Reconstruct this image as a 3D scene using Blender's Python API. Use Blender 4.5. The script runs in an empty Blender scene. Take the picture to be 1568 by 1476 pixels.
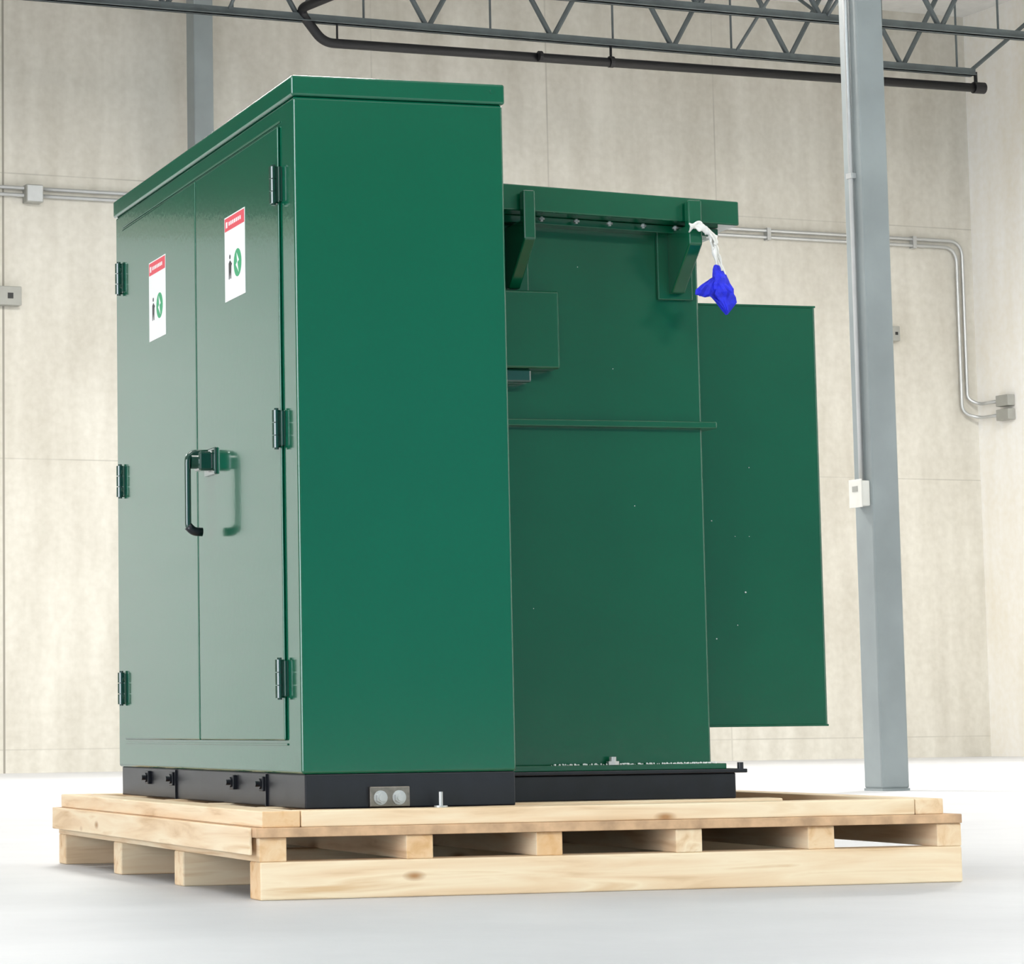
import bpy, bmesh, math, random
from mathutils import Vector, Matrix, noise
random.seed(4)
ZO=0.203
S=bpy.context.scene
COL=S.collection
# ------------------------------------------------------------------ materials
def new_mat(name):
    m=bpy.data.materials.new(name); m.use_nodes=True
    nt=m.node_tree; return m,nt,nt.nodes['Principled BSDF']
def N(nt,t,**kw):
    n=nt.nodes.new(t)
    for k,v in kw.items():
        if k in n.inputs: n.inputs[k].default_value=v
        else: setattr(n,k,v)
    return n
def L(nt,a,b): nt.links.new(a,b)
def ramp(nt,fac,stops):
    r=nt.nodes.new('ShaderNodeValToRGB')
    e=r.color_ramp.elements
    while len(e)<len(stops): e.new(.5)
    for el,(p,c) in zip(e,stops): el.position=p; el.color=(*c,1)
    L(nt,fac,r.inputs[0]); return r
def simple(name,col,rough=.5,metal=0,coat=0,noise_amt=.06,nscale=8,ior=1.5,bump=0,bscale=40,coatr=.05):
    m,nt,b=new_mat(name)
    tc=N(nt,'ShaderNodeTexCoord'); nz=N(nt,'ShaderNodeTexNoise',Scale=nscale,Detail=4.)
    L(nt,tc.outputs['Object'],nz.inputs['Vector'])
    lo=tuple(c*(1-noise_amt) for c in col); hi=tuple(min(1,c*(1+noise_amt)) for c in col)
    r=ramp(nt,nz.outputs['Fac'],[(.3,lo),(.7,hi)])
    L(nt,r.outputs[0],b.inputs['Base Color'])
    b.inputs['Roughness'].default_value=rough; b.inputs['Metallic'].default_value=metal
    b.inputs['IOR'].default_value=ior
    b.inputs['Coat Weight'].default_value=coat; b.inputs['Coat Roughness'].default_value=coatr
    if bump:
        n2=N(nt,'ShaderNodeTexNoise',Scale=float(bscale),Detail=2.); L(nt,tc.outputs['Object'],n2.inputs['Vector'])
        bp=N(nt,'ShaderNodeBump',Strength=bump,Distance=.01); L(nt,n2.outputs['Fac'],bp.inputs['Height'])
        L(nt,bp.outputs[0],b.inputs['Normal'])
        if coat: L(nt,bp.outputs[0],b.inputs['Coat Normal'])
    return m
M_green=simple('green_enamel',(.001,.100,.050),rough=.15,coat=.35,noise_amt=.05,nscale=1.5,bump=.010,bscale=60,ior=1.5,coatr=.05)
M_tank=simple('green_enamel_tank',(.001,.082,.036),rough=.22,coat=.4,noise_amt=.08,nscale=3,bump=.03,bscale=25,ior=1.45,coatr=.1)
M_dark=simple('dark_green_hardware',(.002,.045,.028),rough=.18,coat=1)
M_black=simple('black_base_paint',(.006,.007,.012),rough=.35,noise_amt=.3,nscale=20)
M_steel=simple('stainless_steel',(.26,.23,.20),rough=.35,metal=1,noise_amt=.2,nscale=60)
M_zinc=simple('galvanised_steel',(.55,.56,.56),rough=.35,metal=.6)
M_boltz=simple('dull_zinc',(.30,.32,.31),rough=.5,metal=.4)
M_white=simple('label_white',(.85,.85,.84),rough=.4,noise_amt=.01)
M_red=simple('label_red',(.75,.06,.09),rough=.4,noise_amt=.02)
M_lgreen=simple('label_green',(.02,.35,.14),rough=.4)
M_lblk=simple('label_black',(.02,.02,.02),rough=.4)
M_cloth=simple('blue_cloth',(.010,.018,.60),rough=.7,noise_amt=.3,nscale=40)
M_wcloth=simple('white_cloth',(.85,.83,.78),rough=.85)
M_col=simple('grey_steel_paint',(.27,.305,.31),rough=.42,noise_amt=.12,nscale=2.5)
M_joist=simple('joist_grey_primer',(.10,.12,.125),rough=.6,noise_amt=.15)
M_pipe=simple('black_steel_pipe',(.006,.006,.008),rough=.5)
M_plas=simple('outlet_ivory',(.72,.71,.66),rough=.4)
M_box=simple('junction_box_grey',(.34,.34,.31),rough=.5)

def wood(name,axis):
    m,nt,b=new_mat(name)
    tc=N(nt,'ShaderNodeTexCoord'); oi=N(nt,'ShaderNodeObjectInfo')
    mp=N(nt,'ShaderNodeMapping'); L(nt,tc.outputs['Object'],mp.inputs['Vector'])
    mp.inputs['Scale'].default_value=(1.3,16,16) if axis=='x' else (16,1.3,16)
    ad=N(nt,'ShaderNodeVectorMath',operation='ADD'); L(nt,mp.outputs[0],ad.inputs[0])
    ml=N(nt,'ShaderNodeMath',operation='MULTIPLY'); L(nt,oi.outputs['Random'],ml.inputs[0]); ml.inputs[1].default_value=37
    L(nt,ml.outputs[0],ad.inputs[1])
    n1=N(nt,'ShaderNodeTexNoise',Scale=1.6,Detail=5.,Distortion=.6); L(nt,ad.outputs[0],n1.inputs['Vector'])
    r=ramp(nt,n1.outputs['Fac'],[(.26,(.60,.39,.21)),(.42,(.80,.60,.39)),(.58,(.87,.72,.51)),(.74,(.70,.48,.27))])
    v=N(nt,'ShaderNodeTexVoronoi',Scale=5.5); mp2=N(nt,'ShaderNodeMapping'); L(nt,tc.outputs['Object'],mp2.inputs['Vector'])
    mp2.inputs['Scale'].default_value=(.55,1,1.3) if axis=='x' else (1,.55,1.3)
    ad2=N(nt,'ShaderNodeVectorMath',operation='ADD'); L(nt,mp2.outputs[0],ad2.inputs[0]); L(nt,ml.outputs[0],ad2.inputs[1])
    L(nt,ad2.outputs[0],v.inputs['Vector'])
    kr=ramp(nt,v.outputs['Distance'],[(.03,(1,1,1)),(.10,(0,0,0))])
    mx=N(nt,'ShaderNodeMix',data_type='RGBA'); L(nt,kr.outputs[0],mx.inputs[0]); L(nt,r.outputs[0],mx.inputs[6]); mx.inputs[7].default_value=(.42,.22,.09,1)
    sx=N(nt,'ShaderNodeSeparateXYZ'); L(nt,tc.outputs['Normal'],sx.inputs[0])
    ab=N(nt,'ShaderNodeMath',operation='ABSOLUTE'); L(nt,sx.outputs[0 if axis=='x' else 1],ab.inputs[0])
    gt=N(nt,'ShaderNodeMath',operation='GREATER_THAN'); L(nt,ab.outputs[0],gt.inputs[0]); gt.inputs[1].default_value=.8
    fm=N(nt,'ShaderNodeMath',operation='MULTIPLY'); L(nt,gt.outputs[0],fm.inputs[0])
    rr=N(nt,'ShaderNodeMath',operation='MULTIPLY'); L(nt,oi.outputs['Random'],rr.inputs[0]); rr.inputs[1].default_value=.75
    L(nt,rr.outputs[0],fm.inputs[1])
    m2=N(nt,'ShaderNodeMix',data_type='RGBA'); L(nt,fm.outputs[0],m2.inputs[0]); L(nt,mx.outputs[2],m2.inputs[6]); m2.inputs[7].default_value=(.70,.38,.14,1)
    L(nt,m2.outputs[2],b.inputs['Base Color'])
    b.inputs['Roughness'].default_value=.75
    bp=N(nt,'ShaderNodeBump',Strength=.25,Distance=.004); L(nt,n1.outputs['Fac'],bp.inputs['Height']); L(nt,bp.outputs[0],b.inputs['Normal'])
    return m
M_wx=wood('pine_grain_x','x'); M_wy=wood('pine_grain_y','y')
M_ply=simple('plywood',(.56,.36,.21),rough=.8,noise_amt=.25,nscale=20)

def wall_mat(name,c1,c2,joints=True,j0=0.0,width=1.85):
    m,nt,b=new_mat(name)
    tc=N(nt,'ShaderNodeTexCoord')
    n1=N(nt,'ShaderNodeTexNoise',Scale=.45,Detail=6.,Roughness=.6); L(nt,tc.outputs['Object'],n1.inputs['Vector'])
    mp=N(nt,'ShaderNodeMapping'); L(nt,tc.outputs['Object'],mp.inputs['Vector']); mp.inputs['Scale'].default_value=(3,3,.5)
    n2=N(nt,'ShaderNodeTexNoise',Scale=1.2,Detail=5.); L(nt,mp.outputs[0],n2.inputs['Vector'])
    n3=N(nt,'ShaderNodeTexNoise',Scale=14.,Detail=4.); L(nt,tc.outputs['Object'],n3.inputs['Vector'])
    a=N(nt,'ShaderNodeMath',operation='ADD'); L(nt,n1.outputs['Fac'],a.inputs[0]); L(nt,n2.outputs['Fac'],a.inputs[1])
    h=N(nt,'ShaderNodeMath',operation='MULTIPLY_ADD'); L(nt,n3.outputs['Fac'],h.inputs[0]); h.inputs[1].default_value=.5; L(nt,a.outputs[0],h.inputs[2])
    dv=N(nt,'ShaderNodeMath',operation='DIVIDE'); L(nt,h.outputs[0],dv.inputs[0]); dv.inputs[1].default_value=2.5
    r=ramp(nt,dv.outputs[0],[(.36,c1),(.62,c2)])
    out=r.outputs[0]
    if joints:
        sp=N(nt,'ShaderNodeSeparateXYZ'); L(nt,tc.outputs['Object'],sp.inputs[0])
        def line(src,off,per,w):
            s=N(nt,'ShaderNodeMath',operation='SUBTRACT'); L(nt,src,s.inputs[0]); s.inputs[1].default_value=off
            pp=N(nt,'ShaderNodeMath',operation='PINGPONG'); L(nt,s.outputs[0],pp.inputs[0]); pp.inputs[1].default_value=per/2
            lt=N(nt,'ShaderNodeMath',operation='LESS_THAN'); L(nt,pp.outputs[0],lt.inputs[0]); lt.inputs[1].default_value=w
            return lt.outputs[0]
        l1=line(sp.outputs[0],j0,width,.008); l2=line(sp.outputs[2],0.0,2.55,.006)
        mxm=N(nt,'ShaderNodeMath',operation='MAXIMUM'); L(nt,l1,mxm.inputs[0]); L(nt,l2,mxm.inputs[1])
        br=ramp(nt,n1.outputs['Fac'],[(.40,(.10,.10,.10)),(.62,(.5,.5,.5))])
        mm=N(nt,'ShaderNodeMath',operation='MULTIPLY'); L(nt,mxm.outputs[0],mm.inputs[0]); L(nt,br.outputs[0],mm.inputs[1])
        l3=line(sp.outputs[0],.04,40.,.010)
        m3=N(nt,'ShaderNodeMath',operation='MAXIMUM'); L(nt,mm.outputs[0],m3.inputs[0]); L(nt,l3,m3.inputs[1])
        mx=N(nt,'ShaderNodeMix',data_type='RGBA'); L(nt,m3.outputs[0],mx.inputs[0]); L(nt,out,mx.inputs[6]); mx.inputs[7].default_value=(c1[0]*.6,c1[1]*.6,c1[2]*.6,1)
        out=mx.outputs[2]
    L(nt,out,b.inputs['Base Color']); b.inputs['Roughness'].default_value=.85
    return m
M_wall=wall_mat('tilt_up_concrete',(.49,.46,.395),(.69,.665,.60),True,5.52-1.85*3)
M_wallr=wall_mat('drywall_taped',(.82,.77,.67),(.92,.91,.89),False)
def floor_mat():
    m,nt,b=new_mat('polished_concrete_floor')
    tc=N(nt,'ShaderNodeTexCoord')
    n1=N(nt,'ShaderNodeTexNoise',Scale=.6,Detail=7.,Roughness=.62); L(nt,tc.outputs['Object'],n1.inputs['Vector'])
    r=ramp(nt,n1.outputs['Fac'],[(.3,(.48,.485,.505)),(.7,(.61,.615,.635))])
    L(nt,r.outputs[0],b.inputs['Base Color'])
    b.inputs['Roughness'].default_value=.5
    n2=N(nt,'ShaderNodeTexNoise',Scale=30.,Detail=5.); L(nt,tc.outputs['Object'],n2.inputs['Vector'])
    bp=N(nt,'ShaderNodeBump',Strength=.15,Distance=.005); L(nt,n2.outputs['Fac'],bp.inputs['Height']); L(nt,bp.outputs[0],b.inputs['Normal'])
    return m
M_floor=floor_mat()
M_ceil=simple('roof_deck_white',(.7,.7,.68),rough=.7)
M_reflect_dark=simple('dark_grey_siding',(.05,.06,.055),rough=.7)
M_reflect_white=simple('white_overhead_door',(.80,.83,.84),rough=.5)

# ------------------------------------------------------------------ helpers
def empty(name,loc=(0,0,0)):
    o=bpy.data.objects.new(name,None); COL.objects.link(o); o.empty_display_size=.1; return o
def finish(bm,name,mat,parent=None,smooth=False):
    me=bpy.data.meshes.new(name); bmesh.ops.recalc_face_normals(bm,faces=bm.faces); bm.to_mesh(me); bm.free()
    if smooth:
        for p in me.polygons: p.use_smooth=True
    me.materials.append(mat)
    o=bpy.data.objects.new(name,me); COL.objects.link(o)
    if parent: o.parent=parent
    return o
def bm_box(bm,x0,x1,y0,y1,z0,z1,M=None,bev=0,seg=2):
    b2=bmesh.new(); bmesh.ops.create_cube(b2,size=1)
    for v in b2.verts: v.co=Vector(((x0+x1)/2+v.co.x*(x1-x0),(y0+y1)/2+v.co.y*(y1-y0),(z0+z1)/2+v.co.z*(z1-z0)))
    if bev: bmesh.ops.bevel(b2,geom=b2.edges[:],offset=bev,segments=seg,profile=.5,affect='EDGES')
    merge(bm,b2,M)
def merge(bm,b2,M=None):
    if M: bmesh.ops.transform(b2,matrix=M,verts=b2.verts)
    me=bpy.data.meshes.new('tmp'); b2.to_mesh(me); b2.free(); bm.from_mesh(me); bpy.data.meshes.remove(me)
Z=Matrix.Translation((0,0,ZO))
def box(name,x0,x1,y0,y1,z0,z1,mat,parent,bev=0.,seg=2,M=None):
    bm=bmesh.new(); bm_box(bm,x0,x1,y0,y1,z0,z1,M or Z,bev,seg); return finish(bm,name,mat,parent)
def bm_cyl(bm,p,q,r,seg=16,r2=None,M=None):
    p=Vector(p);q=Vector(q);d=q-p
    b2=bmesh.new(); bmesh.ops.create_cone(b2,cap_ends=True,segments=seg,radius1=r,radius2=r if r2 is None else r2,depth=d.length)
    R=d.to_track_quat('Z','Y').to_matrix().to_4x4(); T=Matrix.Translation((p+q)/2)@R
    bmesh.ops.transform(b2,matrix=T,verts=b2.verts); merge(bm,b2,M)
def cyl(name,p,q,r,mat,parent,seg=20,M=None):
    bm=bmesh.new(); bm_cyl(bm,p,q,r,seg,None,M or Z); return finish(bm,name,mat,parent)
def bm_prism(bm,poly,axis,a,b,M=None,bev=0):
    def mk(u,v,w):
        return {'x':(w,u,v),'y':(u,w,v),'z':(u,v,w)}[axis]
    b2=bmesh.new()
    A=[b2.verts.new(mk(u,v,a)) for u,v in poly]; B=[b2.verts.new(mk(u,v,b)) for u,v in poly]
    b2.faces.new(A); b2.faces.new(B[::-1]); n=len(poly)
    for i in range(n): b2.faces.new((A[i],B[i],B[(i+1)%n],A[(i+1)%n]))
    bmesh.ops.recalc_face_normals(b2,faces=b2.faces)
    if bev: bmesh.ops.bevel(b2,geom=b2.edges[:],offset=bev,segments=2,profile=.5,affect='EDGES')
    merge(bm,b2,M)
def prism(name,poly,axis,a,b,mat,parent,bev=0,M=None):
    bm=bmesh.new(); bm_prism(bm,poly,axis,a,b,M or Z,bev); return finish(bm,name,mat,parent)
def tube(name,pts,r,mat,parent,M=None,fillet=0.,seg=14,local=False):
    P=[Vector(p) for p in pts]; path=[P[0]]
    for i in range(1,len(P)-1):
        if fillet<=0: path.append(P[i]); continue
        a=(P[i-1]-P[i]); b=(P[i+1]-P[i]); f=min(fillet,a.length*.49,b.length*.49)
        s=P[i]+a.normalized()*f; e=P[i]+b.normalized()*f
        for k in range(9):
            t=k/8; path.append(s*(1-t)**2+P[i]*2*t*(1-t)+e*t*t)
    path.append(P[-1])
    bm=bmesh.new(); rings=[]; up=None
    for i,p in enumerate(path):
        t=(path[min(i+1,len(path)-1)]-path[max(i-1,0)]).normalized()
        if up is None: up=t.orthogonal().normalized()
        up=(up-t*up.dot(t)).normalized(); s=t.cross(up)
        rings.append([bm.verts.new(p+(up*math.cos(2*math.pi*k/seg)+s*math.sin(2*math.pi*k/seg))*r) for k in range(seg)])
    for a,b in zip(rings,rings[1:]):
        for k in range(seg): bm.faces.new((a[k],a[(k+1)%seg],b[(k+1)%seg],b[k]))
    bm.faces.new(rings[0]); bm.faces.new(rings[-1][::-1])
    if not M: bmesh.ops.transform(bm,matrix=Z,verts=bm.verts)
    o=finish(bm,name,mat,parent,True)
    if M: o.matrix_world=M
    return o

# ------------------------------------------------------------------ room
T=Vector((.9927,.1208,0)).normalized(); Nn=Vector((-T.y,T.x,0)); A=Vector((3.1857,19.977,0))
WM=Matrix(((T.x,Nn.x,0,A.x),(T.y,Nn.y,0,A.y),(0,0,1,ZO),(0,0,0,1)))
def wbox(name,s0,s1,d0,d1,z0,z1,mat,parent=None,bev=0):
    bm=bmesh.new(); bm_box(bm,s0,s1,d0,d1,z0,z1,None,bev)
    o=finish(bm,name,mat,parent); o.matrix_world=WM; return o
CZ=7.3; SR=10.35; SL=-17.; FR=-34.
wbox('wall_back',SL,SR+.25,0,.25,-ZO,CZ,M_wall)
wbox('wall_right',SR,SR+.25,FR,0,-ZO,CZ,M_wallr)
bm=bmesh.new()
bm_box(bm,SL-.25,SL,-20.2,.25,-ZO,CZ); bm_box(bm,SL-.25,SL,FR,-27.4,-ZO,CZ)
bm_box(bm,SL-.25,SL,-27.4,-20.2,4.6,CZ)  # unseen opening, added so bright side light reaches the cabinet edges
o=finish(bm,'wall_left',M_wall); o.matrix_world=WM
wbox('floor',SL-.25,SR+.25,FR,.25,-ZO-.2,-ZO,M_floor)
wbox('ceiling',SL-.25,SR+.25,FR,.25,CZ,CZ+.2,M_ceil)
wbox('trim_1',SL,-2.2,-.04,0,4.6,CZ,M_reflect_dark)  # unseen dark panel, added to darken the upper reflection in the cabinet front
for i,s in enumerate((-15.6,-11.1,-6.6)):  # unseen white panels, added to brighten the cabinet front's lower reflection
    e=empty('door_%d'%(i+1))
    wbox('leaf',s,s+4.,-.06,0,-ZO,4.4,M_reflect_white,e)
    for k in range(7): wbox('rail_%d'%k,s,s+4,-.075,-.06,.35+k*.6,.37+k*.6,M_reflect_white,e)

def column(name,s,d,w):
    e=empty(name)
    wbox('shaft',s,s+w,d,d+w,-ZO+.012,CZ,M_col,e,.012)
    return e
near=Vector((5.865,8.62,0))-A
cs,cd=near.dot(T),near.dot(Nn); cw=.178
c1=column('steel_column',cs,cd,cw)
wbox('base_plate',cs-.0,cs+cw,cd,cd+cw,-ZO,-ZO+.014,M_col,c1)
c2=column('steel_column',1.705,-.44,.19)
wbox('base_plate',1.66,1.94,-.48,-.20,-ZO,-ZO+.014,M_col,c2)
e=c1
tube('conduit',[(cs-.018,cd+.075,CZ),(cs-.018,cd+.075,1.50)],.014,M_zinc,e,WM)
wbox('outlet_box',cs-.055,cs,cd+.02,cd+.13,1.36,1.50,M_plas,e,.006)
wbox('outlet_cover',cs-.062,cs-.055,cd+.012,cd+.138,1.352,1.508,M_plas,e,.003)
wbox('receptacle',cs-.025-.04,cs-.06,cd+.05,cd+.1,1.44,1.47,M_box,e)
for z in (3.2,5.0): wbox('strap',cs-.036,cs,cd+.05,cd+.1,z,z+.03,M_zinc,e)

e=empty('electrical_conduit')
for i,(z,sx,zz) in enumerate(((4.965,10.20,3.36),(4.90,10.13,3.22))):
    tube('pipe_%d'%i,[(-2,-.04,z),(sx,-.04,z),(sx,-.04,zz),(SR-.05,-.10,zz-.05),(SR-.05,-.42,zz-.05)],.017,M_zinc,e,WM,fillet=.16)
for z in (3.31,3.17):
    wbox('end_box',SR-.09,SR-.003,-.62,-.42,z-.06,z+.05,M_box,e,.006)
for s in (-1.6,2.6,5.,7.9,9.6): wbox('clamp',s,s+.04,-.07,0,4.87,4.99,M_zinc,e)
wbox('junction_body',.22,.38,-.12,0,4.83,4.99,M_box,e,.008); wbox('junction_cover',.23,.37,-.125,-.12,4.84,4.98,M_zinc,e)
e=empty('pull_box'); wbox('body',-.04,.18,-.1,0,3.90,4.07,M_box,e,.008); wbox('knockout',.05,.10,-.105,-.1,3.96,4.01,M_lblk,e)
e=empty('pull_box'); wbox('body',9.31,9.40,-.08,0,3.92,4.07,M_box,e,.008); wbox('knockout',9.34,9.37,-.085,-.08,3.98,4.01,M_lblk,e)

def joist(d,zb,s_end,ph):
    e=empty('steel_roof_joist')
    bm=bmesh.new(); zt=CZ-.06
    for o in (-.045,.012):
        bm_box(bm,SL+.0,s_end,d+o,d+o+.035,zb,zb+.065)
        bm_box(bm,SL+.0,s_end,d+o-(.02 if o<0 else -.02),d+o+.035,zb,zb+.008)
        bm_box(bm,SL+.0,SR,d+o,d+o+.035,zt,zt+.055)
    p=1.23; s=ph
    while s>SL+1: s-=p
    while s<s_end:
        bm_cyl(bm,(s,d,zb+.03),(s+p/2,d,zt+.03),.024,8)
        if s>SL+.7: bm_cyl(bm,(s,d,zb+.03),(s-p/2,d,zt+.03),.024,8)
        bm_cyl(bm,(s+p/2,d,zb+.03),(s+p/2,d,zt+.03),.010,6)
        s+=p
    bm_cyl(bm,(s_end-.05,d,zb+.03),(SR-.05,d,zt+.03),.02,8)
    o=finish(bm,'truss',M_joist,e); o.matrix_world=WM
    return e
joist(-2.,6.20,9.0,3.29)
joist(-3.5,6.20,SR-.4,3.9)
joist(-5.0,6.20,SR-.4,3.4)
e=empty('joist_bridging')
bm=bmesh.new()
for s in (-3.,1.4,6.4):
    bm_cyl(bm,(s,-2,6.23),(s+.02,-3.5,7.2),.016,8); bm_cyl(bm,(s,-3.5,6.23),(s+.02,-2,7.2),.016,8)
    bm_cyl(bm,(s,-3.5,6.23),(s+.02,-5,7.2),.016,8); bm_cyl(bm,(s,-5,6.23),(s+.02,-3.5,7.2),.016,8)
o=finish(bm,'braces',M_joist,e); o.matrix_world=WM
e=empty('sprinkler_pipe')
tube('main',[(2.9,-4.6,6.62),(2.42,-3.0,6.42),(2.05,-2.02,6.30),(2.29,-2.,6.03),(9.07,-2.,6.09)],.042,M_pipe,e,WM,fillet=.10)
bm=bmesh.new()
bm_cyl(bm,(9.0,-2,6.09),(9.12,-2,6.092),.055,16); bm_cyl(bm,(9.03,-2,6.09),(9.03,-2,6.24),.018,10)
bm_cyl(bm,(5.11,-2,6.03),(5.11,-2,6.22),.012,8); bm_cyl(bm,(5.09,-2,6.06),(5.13,-2,6.06),.052,16)
bm_cyl(bm,(2.42,-2,6.0),(2.42,-2,6.22),.010,8); bm_cyl(bm,(4.35,-2.05,6.05),(4.38,-2.05,6.05),.047,14)
o=finish(bm,'fittings',M_pipe,e); o.matrix_world=WM

# ------------------------------------------------------------------ pallet
pal=empty('wooden_pallet')
PX0,PX1,PY0,PY1=-.135,1.651,-.103,2.09
for i,y in enumerate((PY0,.61,1.288,2.0)):
    box('runner_%d'%i,PX0,PX1,y,y+.088,-.203,-.116,M_wx,pal,.004)
for i,(a,b) in enumerate(((-.135,-.069),(.22,.286),(.544,.610),(.897,.965),(1.243,1.313),(1.586,1.651))):
    box('crosspiece_%d'%i,a,b,PY0+(0 if i%2 else .004),PY1,-.116,-.060,M_wy,pal,.003)
box('plywood_deck',PX0-.012,PX1-.002,PY0-.01,PY1-.004,-.060,-.038,M_ply,pal,.002)
box('top_board_front',-.128,-.036,PY0+.002,PY1-.002,-.038,0,M_wy,pal,.003)
box('top_board_rear',1.53,1.606,PY0+.002,PY1-.002,-.038,0,M_wy,pal,.003)
box('top_board_near',-.034,1.528,PY0,PY0+.088,-.038,.0,M_wx,pal,.003)
for i,(y,x1) in enumerate(((.20,1.32),(.66,1.33),(1.12,1.33),(1.58,1.528),(2.0,1.528))):
    box('top_board_%d'%i,-.034,x1,y,y+.086,-.038,0.,M_wx,pal,.003)
box('front_fascia',PX0-.02,PX0-.0125,PY0+.02,PY1-.004,-.10,-.038,M_wy,pal,.002)

# ------------------------------------------------------------------ transformer
tr=empty('pad_mounted_transformer')
W=1.876; D=.535; H=1.75; ZB=.081
box('cabinet_body',0,D,0,W,ZB,H-.05,M_green,tr,.008,5)
box('cabinet_roof',-.006,D+.004,-.006,W+.006,H-.05,H,M_green,tr,.006,3)
box('cabinet_base',.008,D-.002,.006,W-.006,0,ZB,M_black,tr,.003)
box('door_right',-.0065,0,.121,.914,.160,1.648,M_green,tr,.0045,5)
box('door_left',-.0065,0,.922,1.772,.160,1.648,M_green,tr,.0045,5)
for n,(a,b,c,d) in {'lip_top':(.112,1.785,1.655,1.660),'lip_bottom':(.112,1.785,.148,.153)}.items():
    box(n,-.003,0,a,b,c,d,M_green,tr,.0014)
def hinge(name,y,z,sgn):
    bm=bmesh.new()
    bm_box(bm,-.013,-.005,y-.002*sgn,y+.034*sgn,z-.043,z+.043,Z,.002) if sgn>0 else bm_box(bm,-.013,-.005,y-.034,y+.002,z-.043,z+.043,Z,.002)
    bm_box(bm,-.010,0,min(y,y-.024*sgn),max(y,y-.024*sgn),z-.043,z+.043,Z,.002)
    for k in range(3):
        z0=z-.046+k*.031; bm_cyl(bm,(-.016,y,z0),(-.016,y,z0+.029),.0105,16,None,Z)
    bm_cyl(bm,(-.016,y,z-.05),(-.016,y,z+.05),.006,10,None,Z)
    for k in (-.025,.025):
        bm_cyl(bm,(-.017,y+.022*sgn,z+k),(-.012,y+.022*sgn,z+k),.006,8,None,Z)
    finish(bm,name,M_dark,tr)
for i,z in enumerate((.307,.907,1.503)):
    hinge('hinge_r%d'%i,.128,z,1); hinge('hinge_l%d'%i,1.775,z,-1)
hy=.762
bm=bmesh.new()
bm_box(bm,-.014,-.005,hy-.045,hy+.06,.845,.915,Z,.003)
bm_box(bm,-.05,-.012,hy-.028,hy+.028,.855,.905,Z,.006)
bm_cyl(bm,(-.012,hy,.88),(-.066,hy,.88),.019,20,None,Z)
bm_box(bm,-.030,-.012,hy+.03,hy+.075,.87,.9,Z,.003)
finish(bm,'handle_bracket',M_dark,tr)
tube('handle_rod',[(-.02,hy,.903),(-.074,hy,.903),(-.074,hy,.700),(-.036,hy,.700)],.0085,M_dark,tr,fillet=.028)
tube('handle_grip',[(-.074,hy,.712),(-.060,hy,.698),(-.036,hy,.697)],.0115,M_black,tr,fillet=.01)
def label(name,y0,y1,z0,z1):
    e=empty(name); e.parent=tr
    x=-.0070; h=z1-z0; w=y1-y0
    def q(n,a,b,c,d,off,mat):
        box(n,x-off,x+.0006,y1-b*w,y1-a*w,z0+c*h,z0+d*h,mat,e)
    q('sheet',0,1,0,1,.0004,M_white); q('header',.02,.98,.83,.985,.0008,M_red)
    q('triangle',.08,.16,.87,.94,.0011,M_white)
    for k in range(7): q('warning_letter_%d'%k,.22+k*.09,.28+k*.09,.885,.93,.0011,M_white)
    cyl('symbol_disc',(x-.0010,y1-.64*w,z0+.40*h),(x,y1-.64*w,z0+.40*h),.036,M_lgreen,e,24)
    prism('bolt_mark',[(y1-.60*w,z0+.52*h),(y1-.72*w,z0+.42*h),(y1-.64*w,z0+.40*h),(y1-.70*w,z0+.28*h),(y1-.56*w,z0+.38*h),(y1-.63*w,z0+.41*h)],'x',x-.0014,x-.001,M_white,e)
    prism('figure',[(y1-.20*w,z0+.44*h),(y1-.27*w,z0+.47*h),(y1-.36*w,z0+.42*h),(y1-.33*w,z0+.40*h),(y1-.31*w,z0+.25*h),(y1-.28*w,z0+.25*h),(y1-.27*w,z0+.35*h),(y1-.23*w,z0+.25*h),(y1-.20*w,z0+.25*h)],'x',x-.0009,x,M_lblk,e)
    cyl('figure_head',(x-.0009,y1-.26*w,z0+.51*h),(x,y1-.26*w,z0+.51*h),.006,M_lblk,e,12)
label('warning_label',1.245,1.437,1.275,1.500)
label('warning_label_2',.421,.616,1.279,1.498)
for i,y in enumerate((1.536,1.258,.629,.355)):
    bm=bmesh.new(); bm_cyl(bm,(-.006,y,.054),(.01,y,.054),.013,6,None,Z); bm_cyl(bm,(-.016,y,.054),(0,y,.054),.007,10,None,Z)
    bm_box(bm,-.002,.009,y-.018,y+.018,.036,.072,Z,.002); finish(bm,'base_bolt_%d'%i,M_black,tr)
for i,y in enumerate((1.23,.33)): box('base_seam_%d'%i,.003,.01,y-.004,y+.004,0,.078,M_black,tr)
box('ground_pad',.164,.263,-.006,.008,.002,.050,M_steel,tr,.002)
for i,x in enumerate((.190,.236)):
    bm=bmesh.new(); bm_cyl(bm,(x,-.016,.024),(x,0,.024),.013,6,None,Z); bm_cyl(bm,(x,-.02,.024),(x,0,.024),.008,12,None,Z); bm_cyl(bm,(x,-.008,.024),(x,0,.024),.017,20,None,Z)
    finish(bm,'ground_bolt_%d'%i,M_zinc,tr)
cyl('lag_bolt',(.33,-.035,0),(.33,-.035,.036),.005,M_zinc,tr); cyl('lag_washer',(.33,-.035,0),(.33,-.035,.004),.016,M_zinc,tr)
cyl('rivet',(D-.03,-.008,H-.02),(D-.03,0,H-.02),.005,M_green,tr)

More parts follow.
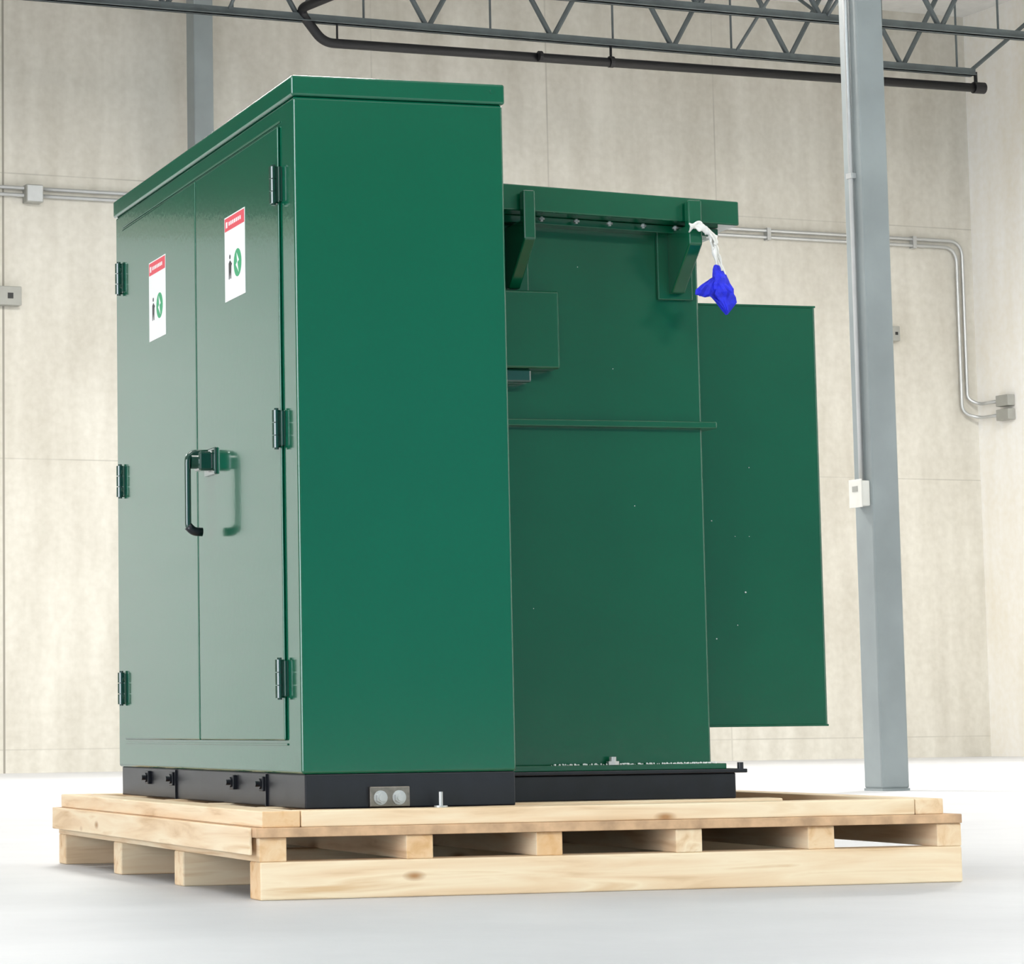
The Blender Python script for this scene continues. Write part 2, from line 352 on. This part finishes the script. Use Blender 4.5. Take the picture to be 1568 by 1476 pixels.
# tank
TX=1.172; TY=.298; TY1=W-.298
box('tank_body',D,TX,TY,TY1,.085,1.47,M_tank,tr,.006,3)
box('tank_base',D,1.222,TY-.035,TY1+.035,0,.064,M_black,tr,.003)
box('tank_base_flange',D,1.250,TY-.045,TY1+.045,.064,.074,M_black,tr,.002)
box('tank_foot_plate',D,1.20,TY-.03,TY1+.03,.074,.088,M_tank,tr,.002)
box('tank_band',D,1.205,TY-.022,TY1+.022,.938,.957,M_tank,tr,.004)
LY0,LY1=TY-.115,TY1+.115
prism('tank_lid',[(D,1.475),(1.240,1.452),(1.240,1.514),(D,1.542)],'y',LY0,LY1,M_tank,tr,.004)
prism('tank_lid_gasket',[(D,1.456),(1.21,1.432),(1.21,1.452),(D,1.475)],'y',TY-.05,TY1+.05,M_tank,tr,.002)
for i,x in enumerate((.716,.81,.90,.992,1.08)):
    z=1.470-(x-D)*.0327
    bm=bmesh.new(); bm_cyl(bm,(x,LY0+.04,z-.012),(x,LY0+.04,z),.004,10,None,Z); bm_cyl(bm,(x,LY0+.04,z-.008),(x,LY0+.04,z-.003),.008,6,None,Z)
    finish(bm,'lid_bolt_%d'%i,M_boltz,tr)
def lug(name,xa,xb,zt):
    y=TY; bm=bmesh.new()
    poly=[(y,1.285),(y-.03,1.285),(y-.15,1.395),(y-.15,zt),(y-.122,zt),(y-.122,1.445),(y,1.445)]
    bm_prism(bm,poly,'x',xa,xb,Z,.004)
    bm_prism(bm,[(y,1.27),(y-.012,1.27),(y-.012,1.45),(y,1.45)],'x',xa-.03,xb+.03,Z,.003)
    finish(bm,name,M_tank,tr)
lug('lifting_lug_front',.640,.672,1.518); lug('lifting_lug_rear',1.085,1.122,1.508)
box('nameplate_box',D,.764,TY-.06,TY,1.080,1.278,M_tank,tr,.006,3)
box('valve_body',.60,.69,TY-.05,TY,1.045,1.08,M_dark,tr,.006)
cyl('base_stud',(.895,TY-.02,.088),(.895,TY-.02,.108),.009,M_zinc,tr)
cyl('base_stud_nut',(.895,TY-.02,.088),(.895,TY-.02,.097),.016,M_zinc,tr,6)
cyl('flange_pin',(1.235,TY-.035,.074),(1.235,TY-.035,.090),.008,M_black,tr)
bm=bmesh.new()
for i in range(190):
    x=.72+random.random()**.7*.46; y=TY-.005-random.random()*.024; r=.0010+random.random()*.0020
    b2=bmesh.new(); bmesh.ops.create_icosphere(b2,subdivisions=1,radius=r); merge(bm,b2,Matrix.Translation((x,y,.088+r*.6+ZO)))
finish(bm,'styrofoam_granules',M_white,tr)
rad=empty('radiator_bank'); rad.parent=tr
RX0,RX1,RZ0,RZ1=1.205,1.543,.180,1.278
n=18
for i in range(n):
    y=.398+i*(W-2*.398-.014)/(n-1)
    bm=bmesh.new(); bm_box(bm,RX0,RX1,y,y+.014,RZ0,RZ1,Z,.004)
    if i in (0,n-1):
        bm_box(bm,RX0,RX1+.006,y-.002,y+.016,RZ1-.003,RZ1+.002,Z,.001); bm_box(bm,RX0,RX1+.006,y-.002,y+.016,RZ0-.002,RZ0+.003,Z,.001)
        bm_cyl(bm,(RX1-.002,y+.007,RZ0),(RX1-.002,y+.007,RZ1),.0078,14,None,Z)
    finish(bm,'fin_%02d'%i,M_tank,rad)
for k,z in enumerate((.255,1.205)):
    cyl('header_%d'%k,(1.27,.405,z),(1.27,W-.405,z),.032,M_tank,rad)
    for j in range(4): cyl('stub_%d_%d'%(k,j),(TX-.01,.52+j*.28,z),(1.27,.52+j*.28,z),.026,M_tank,rad)
bm=bmesh.new()
for x,z,r in ((1.235,.71,.0018),(1.325,.525,.0026),(1.30,.44,.0014),(1.24,.405,.0018),(1.345,.85,.0013),(1.30,.67,.0011),(1.34,.67,.0010)):
    b2=bmesh.new(); bmesh.ops.create_icosphere(b2,subdivisions=1,radius=r); merge(bm,b2,Matrix.Translation((x,.397,z+ZO)))
for x,z,r in ((.98,.74,.0014),(.93,1.09,.0013),(.84,1.35,.0012),(.70,.48,.0010)):
    b2=bmesh.new(); bmesh.ops.create_icosphere(b2,subdivisions=1,radius=r); merge(bm,b2,Matrix.Translation((x,TY-.0005,z+ZO)))
finish(bm,'foam_specks',M_white,tr)

# ------------------------------------------------------------------ hanging cloth tied to the lug
cl=empty('blue_cloth_tie'); cl.parent=tr
def ribbon(name,pts,w,wd,mat):
    bm=bmesh.new(); prev=None; wd=Vector(wd).normalized()
    P=[Vector(p) for p in pts]; n=24; path=[]
    for i in range(n+1):
        t=i/n*(len(P)-1); k=min(int(t),len(P)-2); f=t-k
        a=P[max(k-1,0)];b=P[k];c=P[k+1];d=P[min(k+2,len(P)-1)]
        path.append(.5*((2*b)+(c-a)*f+(2*a-5*b+4*c-d)*f*f+(3*b-a-3*c+d)*f**3))
    for i,p in enumerate(path):
        ww=w*(.8+.3*math.sin(i*.9)); row=[]
        for k in range(5):
            u=(k-2)/2; row.append(bm.verts.new(p+wd*u*ww+Vector((0,-.006*math.cos(u*3+i*.4),.003*math.sin(i+u*2)))))
        if prev:
            for k in range(4): bm.faces.new((prev[k],prev[k+1],row[k+1],row[k]))
        prev=row
    bmesh.ops.transform(bm,matrix=Z,verts=bm.verts)
    o=finish(bm,name,mat,cl,True); s=o.modifiers.new('s','SOLIDIFY'); s.thickness=.004; return o
yl=TY-.160
ribbon('white_strap_top',[(1.080,yl-.005,1.435),(1.105,yl-.010,1.437),(1.13,yl-.012,1.425),(1.150,yl-.008,1.40)],.011,(.1,0,1),M_wcloth)
ribbon('white_strap',[(1.130,yl-.005,1.425),(1.143,yl-.008,1.40),(1.150,yl-.004,1.37),(1.158,yl,1.325)],.008,(1,0,.2),M_wcloth)
ribbon('white_strap_tail',[(1.134,yl,1.415),(1.150,yl,1.385),(1.166,yl,1.35),(1.168,yl,1.318)],.005,(1,0,0),M_wcloth)
def crumple(name,path,radii,mat,seed,folds=5,amp=.010):
    bm=bmesh.new(); rings=[]; seg=36; P=[Vector(p) for p in path]
    for i,(p,r) in enumerate(zip(P,radii)):
        ring=[]
        for k in range(seg):
            a=2*math.pi*k/seg; f=1+.28*abs(math.sin(folds*.5*a+i*.35+seed))-.14+.12*math.sin(9*a-i*.7+seed*2)
            v=p+Vector((math.cos(a)*r*f,math.sin(a)*r*f*.7,0))
            v+=noise.noise_vector(v*38+Vector((seed,0,0)))*amp
            ring.append(bm.verts.new(v))
        rings.append(ring)
    for a,b in zip(rings,rings[1:]):
        for k in range(seg): bm.faces.new((a[k],a[(k+1)%seg],b[(k+1)%seg],b[k]))
    bm.faces.new(rings[0]); bm.faces.new(rings[-1][::-1])
    bmesh.ops.transform(bm,matrix=Z,verts=bm.verts); finish(bm,name,mat,cl,False)
crumple('blue_bundle',[(1.156,yl,1.338),(1.158,yl,1.328),(1.160,yl,1.317),(1.161,yl,1.305),(1.162,yl,1.293),(1.164,yl,1.280),(1.167,yl,1.267),(1.171,yl,1.254),(1.175,yl,1.242),(1.178,yl,1.230),(1.180,yl,1.218)],[.006,.012,.015,.017,.022,.026,.028,.027,.024,.015,.004],M_cloth,1.3)
crumple('blue_wing',[(1.150,yl+.006,1.312),(1.144,yl+.008,1.300),(1.136,yl+.01,1.288),(1.130,yl+.012,1.277),(1.126,yl+.012,1.266),(1.120,yl+.012,1.258)],[.008,.016,.022,.026,.022,.004],M_cloth,2.7,4,.008)

# ------------------------------------------------------------------ camera
C=Vector((-2.1114,-7.1142,.19967+ZO)); yaw,pitch,roll=.2721,.1165,-.011435
F=Vector((math.sin(yaw)*math.cos(pitch),math.cos(yaw)*math.cos(pitch),math.sin(pitch)))
R0=Vector((math.cos(yaw),-math.sin(yaw),0)); U0=R0.cross(F)
R=R0*math.cos(roll)+U0*math.sin(roll); U=-R0*math.sin(roll)+U0*math.cos(roll)
cam=bpy.data.cameras.new('camera'); co=bpy.data.objects.new('camera',cam); COL.objects.link(co); S.camera=co
co.matrix_world=Matrix(((R.x,U.x,-F.x,C.x),(R.y,U.y,-F.y,C.y),(R.z,U.z,-F.z,C.z),(0,0,0,1)))
cam.sensor_fit='HORIZONTAL'; cam.sensor_width=36; cam.lens=4800.7/1568*36
cam.shift_x=(784-376.09)/1568; cam.shift_y=(546.77-737.86)/1568
cam.clip_end=200

# ------------------------------------------------------------------ light
w=bpy.data.worlds.new('world'); S.world=w; w.use_nodes=True; nt=w.node_tree
bg=nt.nodes['Background']
tc=N(nt,'ShaderNodeTexCoord'); sp=N(nt,'ShaderNodeSeparateXYZ'); L(nt,tc.outputs['Generated'],sp.inputs[0])
r1=ramp(nt,sp.outputs[2],[(0,(.20,.44,.50)),(.10,(.20,.50,.60)),(.17,(.12,.24,.18)),(.3,(.30,.38,.36)),(.6,(.7,.8,.9))])  # world tinted by height to colour the reflections on the cabinet side
neg=N(nt,'ShaderNodeMath',operation='MULTIPLY'); L(nt,sp.outputs[0],neg.inputs[0]); neg.inputs[1].default_value=-1
r2=ramp(nt,neg.outputs[0],[(.45,(0,0,0)),(.9,(1,1,1))])
mx=N(nt,'ShaderNodeMix',data_type='RGBA'); L(nt,r2.outputs[0],mx.inputs[0]); L(nt,r1.outputs[0],mx.inputs[6]); mx.inputs[7].default_value=(9.,9.6,10.4,1)  # bright glow added on the left to light the cabinet edges
L(nt,mx.outputs[2],bg.inputs[0]); bg.inputs[1].default_value=1.0
def area(name,s,d,z,sx,sy,power,col=(1,1,1)):
    l=bpy.data.lights.new(name,'AREA'); l.shape='RECTANGLE'; l.size=sx; l.size_y=sy; l.energy=power; l.color=col
    o=bpy.data.objects.new(name,l); COL.objects.link(o)
    o.matrix_world=WM@Matrix.Translation((s,d,z)); return o
for i,(s,d,z,p) in enumerate(((-9,-7,6.9,680),(-1,-7,5.95,730),(7.2,-7.5,5.95,740),(-8,-18,6.9,200),(2,-19,6.9,280),(-5,-32,6.5,850),(2,-33,6.5,850))):
    area('high_bay_lamp_%d'%i,s,d,z,3.,1.5,p,(1,.975,.93))  # unseen fill lights, added to brighten walls, floor and cabinet side
# turn the whole site so the building grid is square to the world axes
RZ=Matrix.Rotation(-math.atan2(T.y,T.x),4,'Z')
bpy.context.view_layer.update()
for o in list(S.objects):
    if o.parent is None: o.matrix_world=RZ@o.matrix_world
S.view_settings.view_transform='Standard'
S.view_settings.exposure=0
